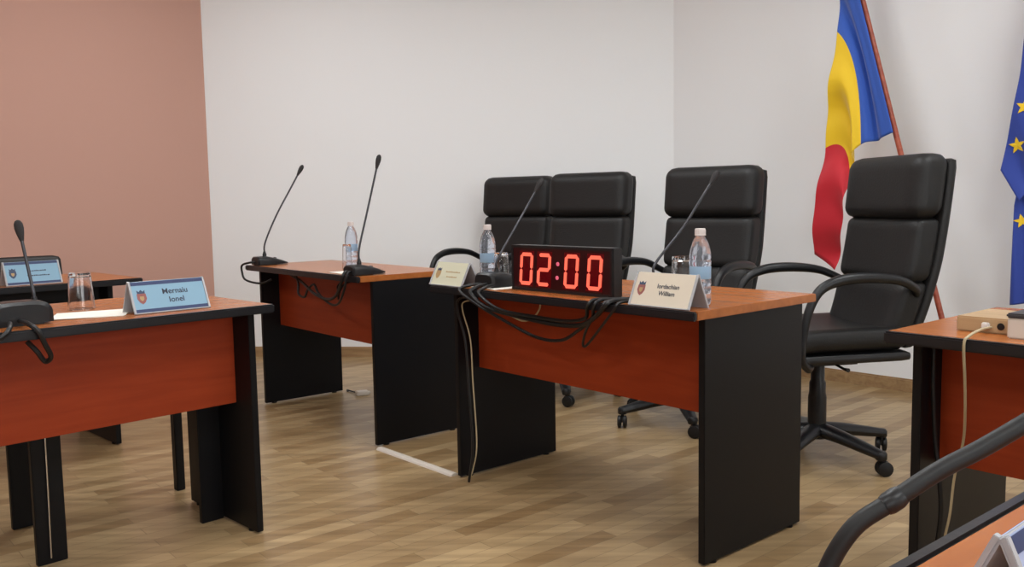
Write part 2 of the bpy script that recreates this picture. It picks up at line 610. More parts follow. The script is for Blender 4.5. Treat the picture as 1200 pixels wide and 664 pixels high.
# a low black visitor chair, its back just showing over the rear left desk
vc = empty('visitor_chair', FD.p(-0.12, 0.73), FD.a + PI, 'low black chair whose back just shows over the rear left desk', 'chair')
vc.rotation_euler = (0, 0, FD.a)
b = MB()
b.soft(0, 0.20, 0.685, 0.225, 0.028, 0.135, 0.026, fn=lambda q: Vector((q.x, q.y + 0.10 * (q.x / 0.225) ** 2 * -0.35 + (q.z - 0.5) * 0.2, q.z)), n=12)
b.build('backrest', M['leather'], vc)
b = MB()
b.soft(0, -0.02, 0.445, 0.225, 0.21, 0.03, 0.026, n=10)
b.build('seat', M['leather'], vc)
for sx in (-1, 1):
    b = MB()
    b.tube(spline([(sx * 0.235, 0.26, 0.0), (sx * 0.235, 0.18, 0.42), (sx * 0.215, 0.235, 0.60), (sx * 0.20, 0.262, 0.72)], 8), 0.011, 12)
    b.build('rear_leg', M['plastic'], vc)
    b = MB()
    b.tube(spline([(sx * 0.235, -0.22, 0.0), (sx * 0.235, -0.19, 0.38), (sx * 0.235, -0.14, 0.425), (sx * 0.235, 0.17, 0.425)], 8), 0.011, 12)
    b.build('front_leg', M['plastic'], vc)

# ------------------------------------------------------------------ gooseneck microphones
def mic(loc, rz, label, lean, height, bulge=0.0, base=True, s=1.0, headr=0.011):
    """local +y = the way the neck leans; the broad heel of the foot is at -y"""
    t = empty('gooseneck_microphone', loc, rz, label, 'microphone', 'black gooseneck conference microphones')
    b = MB()
    prof = [(-0.055, 0.042, 0.040), (-0.048, 0.050, 0.046), (0.0, 0.052, 0.047), (0.04, 0.050, 0.038), (0.085, 0.040, 0.024), (0.118, 0.022, 0.012), (0.128, 0.008, 0.008)]
    V, F = [], []
    n = 16
    for (y, wd, h) in prof:
        for k in range(n):
            a = PI * k / (n - 1)
            ca, sa = math.cos(a), math.sin(a)
            V.append(Vector((wd * (abs(ca) ** 0.5) * (1 if ca > 0 else -1), y, 0.004 + (h - 0.004) * (abs(sa) ** 0.45))))
    for j in range(len(prof) - 1):
        for k in range(n - 1):
            F.append([j * n + k, j * n + k + 1, (j + 1) * n + k + 1, (j + 1) * n + k])
        F.append([j * n, (j + 1) * n, (j + 1) * n + n - 1, j * n + n - 1])
    F.append(list(range(n)))
    F.append([(len(prof) - 1) * n + k for k in range(n)])
    b.add(V, F)
    b.box(-0.035, 0.035, -0.045, 0.05, 0.0, 0.006)
    b.build('foot', M['plastic'], t)
    b = MB()
    b.lathe([(0.008, 0), (0.009, 0.002), (0.008, 0.005), (0.0, 0.0055)], 16, M=Matrix.Translation((0.012, 0.052, 0.0335)) @ Matrix.Rotation(R(-14), 4, 'X'), cap=False)
    b.build('talk_button', M['dark_grey'], t)
    b = MB()
    b.lathe([(0.010, 0.040), (0.010, 0.058), (0.007, 0.064), (0.007, 0.07)], 16)
    b.build('collar', M['plastic'], t)
    H = height
    pts = [(0, 0, 0.055), (0, lean * 0.03, 0.055 + (H - 0.055) * 0.14), (0, lean * (0.38 - bulge), 0.055 + (H - 0.055) * 0.45), (0, lean * (0.72 - bulge * 0.5), 0.055 + (H - 0.055) * 0.75), (0, lean, H)]
    sp = spline(pts, 10)
    b = MB()
    cut = len(sp) - 3
    b.tube(sp[:cut + 1], 0.0045, 10)
    for i in range(2, cut, 1):
        pass
    b.build('neck', M['neck'], t)
    b = MB()
    d = (sp[-1] - sp[-3]).normalized()
    e = sp[-1]
    rr = headr
    Q = [e - d * 0.045, e - d * 0.036, e - d * 0.02, e - d * 0.006, e + d * 0.008, e + d * 0.016, e + d * 0.02]
    b.tube(Q, [0.005, rr * 0.62, rr * 0.9, rr * 1.05, rr * 1.0, rr * 0.7, rr * 0.2], 16)
    b.build('windscreen', M['foam'], t)
    return t


mic(FC.p(-1.075, 0.0, TOP), FC.a, 'black gooseneck microphone at the left end of the far corner desk', 0.228, 0.504, 0.05)
mic(FC.p(-0.090, -0.01, TOP), FC.a, 'tallest black gooseneck microphone, beside bottle on the far corner desk', 0.115, 0.504)
t = mic(FB.p(-0.950, 0.035, TOP), FB.a, 'black gooseneck microphone just left of the red digital timer', 0.223, 0.376)
for ch in t.children:
    if ch.name.startswith('foot'):
        ch.scale = (1.15, 1.15, 1.2)
    if ch.name.startswith('talk'):
        ch.location = (0, 0.01, 0.008)
mic(FB.p(-0.352, 0.20, TOP), FB.a, 'black gooseneck microphone whose foot hides behind the cream name plate', 0.33, 0.386, -0.05)
t = mic(FA.p(-0.612, 0.085, TOP), FA.a, 'large black microphone on left desk, its neck crossing a blue name plate', 0.09, 0.262, headr=0.0115)
for ch in t.children:
    if ch.name.startswith('foot'):
        ch.scale = (1.6, 1.1, 1.4)
        ch.location = (-0.05, 0, 0)
    if ch.name.startswith('talk'):
        ch.location = (-0.05, 0, 0.016)
mic(FD.p(-0.62, 0.12, TOP), FD.a, 'microphone on rear left desk with its pale neck leaning out of frame', 0.2, 0.30)
# the near microphone: foot on the nearest desk, neck arching over the lower right of the view
t = empty('gooseneck_microphone', (0.172, 0.470, TOP), R(-50), 'big blurred gooseneck arching across the bottom right, nearest the camera', 'microphone', 'black gooseneck conference microphones')
inv = (Matrix.Translation((0.172, 0.470, TOP)) @ Matrix.Rotation(R(-50), 4, 'Z')).inverted()
gp = [inv @ Vector(p) for p in ((0.172, 0.470, 0.780), (0.172, 0.480, 0.813), (0.176, 0.488, 0.840), (0.191, 0.487, 0.869), (0.214, 0.487, 0.8855), (0.240, 0.488, 0.902), (0.264, 0.489, 0.914), (0.289, 0.490, 0.928), (0.315, 0.491, 0.943), (0.352, 0.493, 0.965))]
b = MB()
b.soft(0, -0.01, 0.016, 0.045, 0.050, 0.016, 0.012, n=10)
b.build('foot', M['plastic'], t)
b = MB()
b.tube(spline(gp, 10), 0.0052, 16)
b.build('neck', M['rubber'], t)
b = MB()
sp = spline(gp, 10)
b.tube(sp[38:43], [0.0056, 0.0064, 0.0064, 0.0064, 0.0056], 16)
b.build('neck_joint', M['plastic'], t)
b = MB()
dd = (sp[-1] - sp[-4]).normalized()
b.tube([sp[-1] - dd * 0.005, sp[-1] + dd * 0.01, sp[-1] + dd * 0.03, sp[-1] + dd * 0.05, sp[-1] + dd * 0.056], [0.006, 0.011, 0.013, 0.011, 0.004], 16)
b.build('windscreen', M['foam'], t)


# ------------------------------------------------------------------ name plates
def text_mesh(body, size, thick=0.0003):
    cu = bpy.data.curves.new('lettering', 'FONT')
    cu.body = body
    cu.size = size
    cu.align_x = 'CENTER'
    cu.align_y = 'CENTER'
    cu.extrude = thick
    cu.offset = size * 0.012
    o = bpy.data.objects.new('lettering', cu)
    C.objects.link(o)
    dg = bpy.context.evaluated_depsgraph_get()
    me = bpy.data.meshes.new_from_object(o.evaluated_get(dg))
    bpy.data.objects.remove(o)
    bpy.data.curves.remove(cu)
    me.materials.clear()
    return me


def nameplate(loc, rz, W, H, card, lines, label, dep=0.085, bands=True, bandm='navy', emb='emblem_red', tsize=0.024, ink='ink', txt=True):
    """tent-shaped acrylic holder; local -y is the side with the writing"""
    t = empty('name_plate', loc, rz, label, 'name plate', 'tent name plates on the desks')
    ang = math.atan2(H, dep / 2)
    Ls = math.hypot(H, dep / 2)
    FM = Matrix.Translation((0, -dep / 2, 0)) @ Matrix.Rotation(ang, 4, 'X')      # x along, y up the slope, -z... outward
    BMx = Matrix.Rotation(PI, 4, 'Z') @ FM
    b = MB()
    b.box(-W / 2, W / 2, 0, Ls, -0.0015, 0.0, 0.0003, M=FM)
    b.box(-W / 2, W / 2, 0, Ls, -0.0015, 0.0, 0.0003, M=BMx)
    for x0 in (-W / 2, W / 2 - 0.006):
        b.box(x0, x0 + 0.006, 0, Ls, 0.0, 0.0042, 0.0005, M=FM)
        b.box(x0, x0 + 0.006, 0, Ls, 0.0, 0.0042, 0.0005, M=BMx)
    b.box(-W / 2, W / 2, 0, 0.003, 0.0, 0.0042, 0.0005, M=FM)
    b.build('holder', M['acrylic'], t)
    for nm, MM in (('card', FM), ('card', BMx)):
        b = MB()
        b.box(-W / 2 + 0.006, W / 2 - 0.006, 0.003, Ls - 0.001, 0.0002, 0.0014, M=MM)
        b.build(nm, M[card], t, smooth=False)
        if bands:
            b = MB()
            b.box(-W / 2 + 0.006, W / 2 - 0.006, Ls - 0.013, Ls - 0.002, 0.0014, 0.0019, M=MM)
            b.box(-W / 2 + 0.006, W / 2 - 0.006, 0.004, 0.014, 0.0014, 0.0019, M=MM)
            b.build('colour_band', M[bandm], t, smooth=False)
        ex, ey = -W / 2 + 0.032, Ls * 0.5
        b = MB()
        sh = [(-0.013, 0.012), (0.013, 0.012), (0.014, -0.004), (0.008, -0.015), (0, -0.021), (-0.008, -0.015), (-0.014, -0.004)]
        b.prism([(ex + x, ey + y) for x, y in sh], 0.0014, 0.0020, 0, MM)
        b.prism([(ex - 0.011 + k, ey + 0.012) for k in (0, 0.022)] + [(ex + 0.012, ey + 0.023), (ex + 0.006, ey + 0.018), (ex, ey + 0.024), (ex - 0.006, ey + 0.018), (ex - 0.012, ey + 0.023)], 0.0014, 0.0020, 1, MM)
        b.prism([(ex + x * 0.45, ey - 0.002 + y * 0.45) for x, y in sh], 0.0020, 0.0024, 2, MM)
        b.build('emblem', [M[emb], M['emblem_blue'], M['emblem_gold']], t, smooth=False)
        if txt:
            for i, ln in enumerate(lines):
                if isinstance(ln, float):          # writing too small to read: a broken smudge of ink
                    b = MB()
                    x, k = 0.018 - ln / 2, 0
                    while x < 0.018 + ln / 2:
                        wd = (0.006, 0.004, 0.0075, 0.005)[k % 4]
                        yy = Ls * 0.5 + (0.5 - i) * tsize * 1.3
                        hh = tsize * (0.34, 0.24, 0.26, 0.32)[k % 4]
                        b.box(x, x + wd, yy - tsize * 0.22, yy - tsize * 0.22 + hh, 0.0014, 0.0018, M=MM)
                        x += wd + 0.0022
                        k += 1
                    b.build('lettering', M[ink], t, smooth=False)
                    continue
                me = text_mesh(ln, tsize)
                me.materials.append(M[ink])
                o = bpy.data.objects.new('lettering', me)
                C.objects.link(o)
                o.parent = t
                o.matrix_local = MM @ Matrix.Translation((0.018, Ls * 0.5 + (0.5 - i) * tsize * 1.12, 0.0018))
    return t


def on(fr, a, b):
    return fr.p(a, b, TOP + 0.0006)


nameplate(on(FA, -0.255, 0.055), FA.a, 0.232, 0.092, 'card_blue', ['Mernaiu', 'Ionel'], 'blue name plate at the right end of the left desk')
nameplate(on(FD, -0.325, 0.005), FD.a, 0.215, 0.095, 'card_blue', [0.07, 0.08], 'blue name plate standing on the rear left desk', emb='emblem_blue', tsize=0.016)
nameplate(on(FB, -0.110, -0.028), FB.a, 0.222, 0.095, 'card_cream', ['Iordachian', 'William'], 'cream name plate at the right front corner of the timer desk', bandm='emblem_red', bands=False, tsize=0.019)
nameplate(on(FB, -1.118, -0.03), FB.a, 0.200, 0.085, 'card_pale', [0.085, 0.06], 'pale yellowish name plate at left end of the timer desk', bands=False, emb='emblem_gold', tsize=0.015, ink='emblem_gold')
cF = FF.p(0, 0)
nameplate((0.378, 0.597, TOP + 0.0006), R(41), 0.21, 0.095, 'card_lilac', [0.08, 0.06], 'lilac-blue name plate cut by the bottom right corner of the photo', emb='emblem_blue')

# ------------------------------------------------------------------ red digital timer
TW, TH, TD = 0.472, 0.157, 0.045
tm = empty('digital_timer', FB.p(-0.604, 0.020, TOP), FB.a + R(1.0), 'black digital timer with glowing red digits reading 02:00', 'timer')
b = MB()
b.box(-TW / 2, TW / 2, 0, TD, 0.0, TH, 0.003)
b.box(-TW / 2, TW / 2, -0.004, 0.0, 0.0, 0.010, 0.001)
b.box(-TW / 2, TW / 2, -0.004, 0.0, TH - 0.010, TH, 0.001)
b.box(-TW / 2, -TW / 2 + 0.010, -0.004, 0.0, 0.010, TH - 0.010, 0.001)
b.box(TW / 2 - 0.010, TW / 2, -0.004, 0.0, 0.010, TH - 0.010, 0.001)
b.build('housing', M['plastic'], tm)
b = MB()
b.box(-TW / 2 + 0.010, TW / 2 - 0.010, -0.0015, 0.0, 0.010, TH - 0.010)
b.build('display_window', mat('smoked_acrylic', lin((26, 4, 8)), 0.3, emit=(1, 0, 0.02), es=0.012), tm, smooth=False)  # faint emission carries the red glow of the digits
DWd, DHt, SW = 0.064, 0.112, 0.0125
segs = {'a': ((0, 1), (1, 1)), 'b': ((1, 1), (1, .5)), 'c': ((1, .5), (1, 0)), 'd': ((0, 0), (1, 0)), 'e': ((0, .5), (0, 0)), 'f': ((0, 1), (0, .5)), 'g': ((0, .5), (1, .5))}
chars = {'0': 'abcdef', '2': 'abged'}


def segment(b, p, q, cx, z0):
    p, q = Vector(p), Vector(q)
    P = Vector(((p.x - .5) * (DWd - SW), p.y * (DHt - SW) + SW / 2))
    Q = Vector(((q.x - .5) * (DWd - SW), q.y * (DHt - SW) + SW / 2))
    d = (Q - P).normalized()
    P = P + d * 0.0008
    Q = Q - d * 0.0008
    n = Vector((-d.y, d.x)) * SW / 2
    e = d * SW * 0.42
    poly = [P, P + e * 0.9 + n, Q - e * 0.9 + n, Q, Q - e * 0.9 - n, P + e * 0.9 - n]
    # stretch the tips so that the corners of a digit nearly close
    pts = []
    for v in poly:
        x = cx + v.x + (v.y - DHt / 2) * 0.09
        pts.append((x, z0 + v.y))
    V = [Vector((x, -0.0016, z)) for x, z in pts] + [Vector((x, -0.0032, z)) for x, z in pts]
    m = len(pts)
    b.add(V, [list(range(m)), list(range(m, 2 * m))[::-1]] + [[i, (i + 1) % m, (i + 1) % m + m, i + m] for i in range(m)])


for ch, f in zip('0200', (0.160, 0.345, 0.618, 0.838)):
    cx = -TW / 2 + f * TW
    g = MB()
    zz0, zz1 = 0.020, 0.020 + DHt + 0.006
    sh = 0.09
    pts = [(cx - DWd / 2 - 0.004 - DHt / 2 * sh, zz0 - 0.004), (cx + DWd / 2 + 0.004 - DHt / 2 * sh, zz0 - 0.004), (cx + DWd / 2 + 0.004 + DHt / 2 * sh, zz1), (cx - DWd / 2 - 0.004 + DHt / 2 * sh, zz1)]
    V = [Vector((x, -0.0014, z)) for x, z in pts] + [Vector((x, -0.0020, z)) for x, z in pts]
    g.add(V, [[0, 1, 2, 3], [7, 6, 5, 4], [0, 1, 5, 4], [1, 2, 6, 5], [2, 3, 7, 6], [3, 0, 4, 7]])
    pl = g.build('digit', M['seg_glow'], tm, smooth=False)
    b = MB()
    for s_ in chars[ch]:
        segment(b, *segs[s_], cx, 0.020)
    b.build('lit_segments', M['seg_on'], pl, smooth=False)
for z in (0.052, 0.098):
    b = MB()
    Mx = Matrix.Translation((-TW / 2 + 0.482 * TW + (z - 0.075) * 0.09, -0.0016, z)) @ Matrix.Rotation(PI / 2, 4, 'X')
    b.lathe([(0.0068, 0), (0.0068, 0.0015), (0.004, 0.003)], 16, M=Mx)
    b.build('colon_dot', M['dot_on'], tm)


# ------------------------------------------------------------------ water bottles
def make_bottle():
    t = empty('water_bottle', (0, 0, 0), 0, 'x', 'bottle', 'small plastic water bottles')
    b = MB()
    prof = [(0.022, 0.0), (0.029, 0.003), (0.0315, 0.010), (0.0315, 0.03), (0.0300, 0.034), (0.0315, 0.038), (0.0315, 0.052), (0.0300, 0.056), (0.0315, 0.060),
            (0.0315, 0.072), (0.0305, 0.075), (0.0305, 0.115), (0.0315, 0.118), (0.0318, 0.128), (0.0300, 0.132), (0.0316, 0.137), (0.0305, 0.150), (0.0265, 0.170), (0.020, 0.187), (0.0135, 0.198), (0.0125, 0.203)]
    b.lathe(prof, 32)
    b.build('bottle_body', M['bottle'], t)
    b = MB()
    b.lathe([(0.0308, 0.077), (0.0311, 0.078), (0.0311, 0.112), (0.0308, 0.113)], 32, cap=False)
    b.build('bottle_label', M['bottle_label'], t)
    b = MB()
    b.lathe([(0.0160, 0.2015), (0.0160, 0.204), (0.0145, 0.205), (0.0148, 0.219), (0.0135, 0.2215)], 24)
    for k in range(24):
        a = 2 * PI * k / 24
        b.box(-0.0006, 0.0006, -0.0006, 0.0006, 0.206, 0.218, M=Matrix.Translation((0.0149 * math.cos(a), 0.0149 * math.sin(a), 0)))
    b.build('bottle_cap', M['cap'], t)
    return t


bp = make_bottle()
for i, (fr, a, bb, rz, lab) in enumerate([(FB, -0.062, 0.060, 0.3, 'water bottle with pinkish cap, right of the cream name plate'),
                                          (FB, -1.120, 0.135, 1.3, 'water bottle behind the pale yellowish name plate, left of the timer'),
                                          (FC, -0.583, 0.235, 2.2, 'water bottle on the far corner desk beside the tallest microphone')]):
    o = bp if i == 0 else copy_tree(bp)
    o.location = fr.p(a, bb, TOP)
    o.rotation_euler = (0, 0, rz)
    o['label'] = lab


def tumbler(loc, label, r0, r1, h, inverted=True):
    """a glass; r0 = radius at its own foot, r1 at its rim"""
    b = MB()
    tck = 0.0018
    outer = [(r0 * 0.9, 0.0), (r0, 0.003), (r0 + (r1 - r0) * 0.5, h * 0.5), (r1, h - 0.001)]
    inner = [(r1 - tck, h), (r0 + (r1 - r0) * 0.5 - tck, h * 0.5), (r0 - tck, 0.016), (r0 * 0.8, 0.012)]
    prof = outer + inner
    if inverted:
        prof = [(r, h - z) for r, z in prof]
    b.lathe(prof, 40)
    o = b.build('drinking_glass', M['glass'], loc=loc)
    return tag(o, label, 'glass', 'drinking glasses on the desks')


tumbler(on(FA, -0.412, 0.310), 'upturned clear glass on the left desk beside the paper', 0.031, 0.039, 0.115)
tumbler(on(FB, -1.035, 0.13), 'clear glass right of bottle, between it and the timer', 0.026, 0.032, 0.118)
tumbler(on(FB, -0.262, 0.235), 'clear glass behind the cream name plate, left of bottle', 0.034, 0.038, 0.125)
tumbler(on(FC, -0.46, 0.14), 'small clear glass left of the bottle on the far corner desk', 0.020, 0.024, 0.118)

# ------------------------------------------------------------------ papers
def paper(fr, pts, label, n=3):
    b = MB()
    for k in range(n):
        ang = R(2.0 * k)
        cx = sum(p[0] for p in pts) / len(pts)
        cy = sum(p[1] for p in pts) / len(pts)
        q = [(cx + (x - cx) * math.cos(ang) - (y - cy) * math.sin(ang), cy + (x - cx) * math.sin(ang) + (y - cy) * math.cos(ang)) for x, y in pts]
        b.prism(q, 0.0006 + k * 0.0007, 0.0011 + k * 0.0007)
    return tag(b.build('paper_sheet', M['paper'], smooth=False, loc=fr.p(0, 0, TOP), rz=fr.a), label, 'paper', 'papers on the desks')


paper(FA, [(-0.58, 0.10), (-0.40, 0.02), (-0.31, 0.17), (-0.50, 0.24)], 'white sheets lying on left desk in front of the upturned glass')
paper(FB, [(-1.02, -0.03), (-0.86, -0.05), (-0.84, 0.10), (-1.0, 0.12)], 'white sheet under the microphone left of the timer')
paper(FC, [(-0.33, -0.03), (-0.20, -0.04), (-0.19, 0.06), (-0.32, 0.07)], 'small white paper beside the tallest microphone on the far desk')


# ------------------------------------------------------------------ cables
def cable(name, pts, rad, m, label, group=None, n=10, world=True):
    b = MB()
    b.tube(spline(pts, n), rad, 8)
    return tag(b.build(name, M[m]), label, 'cable', group)


GB = 'cables drooping in front of the timer desk'
P = lambda fr, L_: [fr.p(*q) for q in L_]
cable('microphone_cable', P(FB, [(-0.955, -0.005, 0.765), (-0.975, -0.07, 0.762), (-0.99, -0.105, 0.745), (-0.90, -0.104, 0.705), (-0.80, -0.06, 0.650), (-0.68, -0.02, 0.60), (-0.56, -0.02, 0.602), (-0.47, -0.03, 0.645), (-0.39, -0.05, 0.69), (-0.33, -0.104, 0.735), (-0.32, -0.088, 0.757), (-0.32, 0.02, 0.754)]), 0.0055, 'cable',
      'black cable hanging lowest in a wide loop below the timer', GB)
cable('microphone_cable', P(FB, [(-0.93, -0.02, 0.765), (-0.93, -0.075, 0.758), (-0.93, -0.102, 0.738), (-0.86, -0.09, 0.695), (-0.72, -0.05, 0.668), (-0.58, -0.03, 0.655), (-0.45, -0.04, 0.665), (-0.35, -0.075, 0.705), (-0.29, -0.102, 0.740), (-0.275, -0.085, 0.757), (-0.27, 0.00, 0.754)]), 0.008, 'cable',
      'thick black cable run just under the desk edge below the timer', GB)
cable('microphone_cable', P(FB, [(-0.90, -0.01, 0.765), (-0.89, -0.07, 0.758), (-0.885, -0.100, 0.738), (-0.80, -0.08, 0.69), (-0.66, -0.05, 0.675), (-0.52, -0.04, 0.672), (-0.42, -0.05, 0.69), (-0.36, -0.10, 0.735), (-0.35, -0.085, 0.755), (-0.35, -0.02, 0.754)]), 0.006, 'cable',
      'black cable running along the desk edge between the other two', GB)
cable('power_cable', P(FB, [(-0.300, 0.03, 0.756), (-0.295, -0.08, 0.757), (-0.30, -0.104, 0.735), (-0.38, -0.08, 0.67), (-0.430, -0.05, 0.610), (-0.415, -0.05, 0.605), (-0.34, -0.07, 0.665), (-0.25, -0.102, 0.735), (-0.24, -0.085, 0.756), (-0.235, 0.00, 0.754)]), 0.0042, 'cable',
      'thin black cable dropping to a pointed loop right of the timer', GB)
cable('power_cable', P(FB, [(-0.99, -0.02, 0.722), (-0.90, -0.03, 0.69), (-0.86, 0.02, 0.655), (-0.83, 0.05, 0.635), (-0.79, 0.06, 0.645), (-0.74, 0.05, 0.682), (-0.70, 0.02, 0.722)]), 0.0032, 'cream_cable',
      'short pale cable showing among the black cables below the timer', None)
cable('power_cable', P(FB, [(-1.00, -0.010, 0.700), (-1.08, -0.015, 0.690), (-1.095, -0.012, 0.655), (-1.055, -0.01, 0.55), (-1.045, -0.01, 0.39), (-1.03, -0.01, 0.165), (-1.055, -0.01, 0.06), (-1.075, -0.02, 0.006)]), 0.0028, 'cream_cable',
      'cream cable running down the left leg of the timer desk')
cable('power_cable', P(FB, [(-1.02, -0.012, 0.715), (-1.10, -0.022, 0.70), (-1.115, -0.02, 0.655), (-1.075, -0.018, 0.54), (-1.06, -0.018, 0.37), (-1.045, -0.018, 0.15), (-1.07, -0.02, 0.007)]), 0.005, 'cable',
      'black cable running down beside the cream cable on the desk leg')
GC = 'cables drooping in front of the far corner desk'
cable('microphone_cable', P(FC, [(-1.075, -0.05, 0.768), (-1.10, -0.076, 0.765), (-1.160, -0.088, 0.750), (-1.165, -0.088, 0.715), (-1.13, -0.085, 0.675), (-1.03, -0.05, 0.66), (-0.98, -0.01, 0.68)]), 0.0055, 'cable',
      'black cable curling round the left end of the far corner desk', GC)
cable('microphone_cable', P(FC, [(-0.70, -0.01, 0.715), (-0.62, -0.04, 0.68), (-0.60, -0.05, 0.635), (-0.54, -0.05, 0.625), (-0.50, -0.05, 0.665), (-0.44, -0.05, 0.690), (-0.38, -0.06, 0.655), (-0.28, -0.06, 0.615), (-0.18, -0.07, 0.622), (-0.09, -0.088, 0.69), (-0.068, -0.088, 0.74), (-0.069, -0.076, 0.766), (-0.07, -0.055, 0.768)]), 0.0055, 'cable',
      'black cable with a small loop hanging below the tallest microphone', GC)
cable('microphone_cable', P(FC, [(-0.78, 0.0, 0.715), (-0.60, -0.03, 0.69), (-0.42, -0.06, 0.65), (-0.30, -0.06, 0.632), (-0.20, -0.07, 0.655), (-0.12, -0.088, 0.71), (-0.10, -0.088, 0.745), (-0.098, -0.075, 0.766), (-0.095, -0.05, 0.768)]), 0.007, 'cable',
      'thicker black cable in a shallow curve on the far corner desk', GC)
cable('microphone_cable', P(FC, [(-0.30, 0.03, 0.715), (-0.27, -0.02, 0.69), (-0.245, -0.03, 0.66), (-0.25, -0.03, 0.635), (-0.225, -0.04, 0.66), (-0.20, -0.03, 0.70), (-0.19, 0.0, 0.715)]), 0.0045, 'cable',
      'thin black cable looping close beneath the far corner desk top', GC)
cable('microphone_cable', P(FA, [(-0.67, 0.02, 0.766), (-0.675, -0.06, 0.766), (-0.66, -0.086, 0.748), (-0.645, -0.084, 0.712), (-0.628, -0.07, 0.675), (-0.636, -0.05, 0.66), (-0.655, -0.05, 0.69), (-0.67, -0.03, 0.715)]), 0.0065, 'cable',
      'black cable dropping over the front edge of the left desk')
cable('microphone_cable', P(FA, [(-0.70, 0.00, 0.764), (-0.72, -0.07, 0.762), (-0.74, -0.088, 0.745), (-0.80, -0.085, 0.715), (-0.90, -0.04, 0.70), (-0.98, 0.02, 0.705)]), 0.0065, 'cable',
      'black cable leaving the left desk edge towards the frame edge')
cable('power_cable', [_fe.p(*q) for q in [(0.155, 0.035, 0.765), (0.155, -0.02, 0.766), (0.153, -0.075, 0.757), (0.150, -0.089, 0.74), (0.142, -0.06, 0.66), (0.128, -0.02, 0.58), (0.105, 0.03, 0.50), (0.080, 0.05, 0.41), (0.072, 0.05, 0.32), (0.060, 0.05, 0.25), (0.045, 0.05, 0.15), (0.05, 0.05, 0.01)]], 0.0030, 'cream_cable',
      'cream cable hanging from the beige socket box on the right desk')
cable('power_cable', [_fe.p(*q) for q in [(0.03, 0.04, 0.722), (0.03, 0.04, 0.62), (0.035, 0.045, 0.50), (0.05, 0.04, 0.40), (0.055, 0.04, 0.30), (0.035, 0.045, 0.15), (0.04, 0.045, 0.008)]], 0.0055, 'cable',
      'black cable beside the cream one under the right desk')
cable('power_cable', [FC.p(-1.09, 0.47, 0.006), Vector((-0.95, 4.955, 0.006)), Vector((-0.905, 4.90, 0.006)), Vector((-0.87, 4.865, 0.008))], 0.004, 'cable', 'dark lead on the floor ending in the pale adapter')
b = MB()
b.box(-0.035, 0.035, -0.025, 0.025, 0.0, 0.024, 0.005)
b.box(0.035, 0.045, -0.010, 0.010, 0.006, 0.018, 0.002)
tag(b.build('power_adapter', M['off_white'], loc=(-0.845, 4.84, 0), rz=0.4), 'small pale power adapter lying on the floor behind far desk', 'power adapter')
# cable cover strip between the two rows of desks
b = MB()
p, q = Vector((-0.585, 3.745, 0)), Vector((-0.235, 3.350, 0))
d = (q - p)
ln = d.length
for prof in (1,):
    V = []
    for xx in (0, ln):
        for (yy, zz) in ((-0.02, 0), (-0.016, 0.006), (-0.008, 0.010), (0.008, 0.010), (0.016, 0.006), (0.02, 0)):
            V.append(Vector((xx, yy, zz)))
    F = [[i, (i + 1) % 6, (i + 1) % 6 + 6, i + 6] for i in range(6)] + [[0, 1, 2, 3, 4, 5], [11, 10, 9, 8, 7, 6]]
    b.add(V, F)
tag(b.build('cable_cover', M['off_white'], loc=p, rz=math.atan2(d.y, d.x), smooth=False), 'white floor cable cover strip between the two middle desks', 'cable cover')

# ------------------------------------------------------------------ boxes on the right desk
b0 = _fe.p(0.136, 0.13, TOP)
t = empty('socket_box', b0, _fe.a, 'low beige box with a round hole and cream cable on right desk', 'socket box')
b = MB()
b.box(-0.060, 0.060, -0.085, 0.085, 0.0, 0.034, 0.003)
b.build('body', M['beige'], t)
b = MB()
b.lathe([(0.006, 0), (0.008, 0.0015), (0.004, 0.002)], 16, M=Matrix.Translation((0.035, -0.085, 0.017)) @ Matrix.Rotation(PI / 2, 4, 'X'))
b.build('hole', M['plastic'], t)
b = MB()
b.box(-0.008, 0.008, -0.095, -0.085, 0.010, 0.024, 0.002, M=Matrix.Translation((0.005, 0, 0)))
b.build('plug', M['white_plastic'], t)
t = empty('storage_box', _fe.p(0.262, 0.10, TOP), _fe.a, 'off-white box with a dark lid at the right edge of the photo', 'box')
b = MB()
b.box(-0.062, 0.062, -0.10, 0.08, 0.0, 0.044, 0.003)
b.build('body', M['off_white'], t)
b = MB()
b.box(-0.064, 0.064, -0.102, 0.082, 0.044, 0.054, 0.003)
b.build('lid', M['dark_grey'], t)

# ------------------------------------------------------------------ flags
WP = Vector((1.843, 4.993, 0))
WD = Vector((0.671, -0.741, 0)).normalized()
WN = Vector((-0.741, -0.671, 0))


def wp(x, z, off):
    return WP + WD * x + WN * off + Vector((0, 0, z))


def lerp(a, b, t):
    return a + (b - a) * t


def ctrl(row, s):
    """smooth curve through 4 control points at s = 0, 1/3, 2/3, 1"""
    k = spline([Vector((x, z, 0)) for x, z in row], 20)
    f = s * (len(k) - 1)
    i = min(int(f), len(k) - 2)
    return k[i].lerp(k[i + 1], f - i)


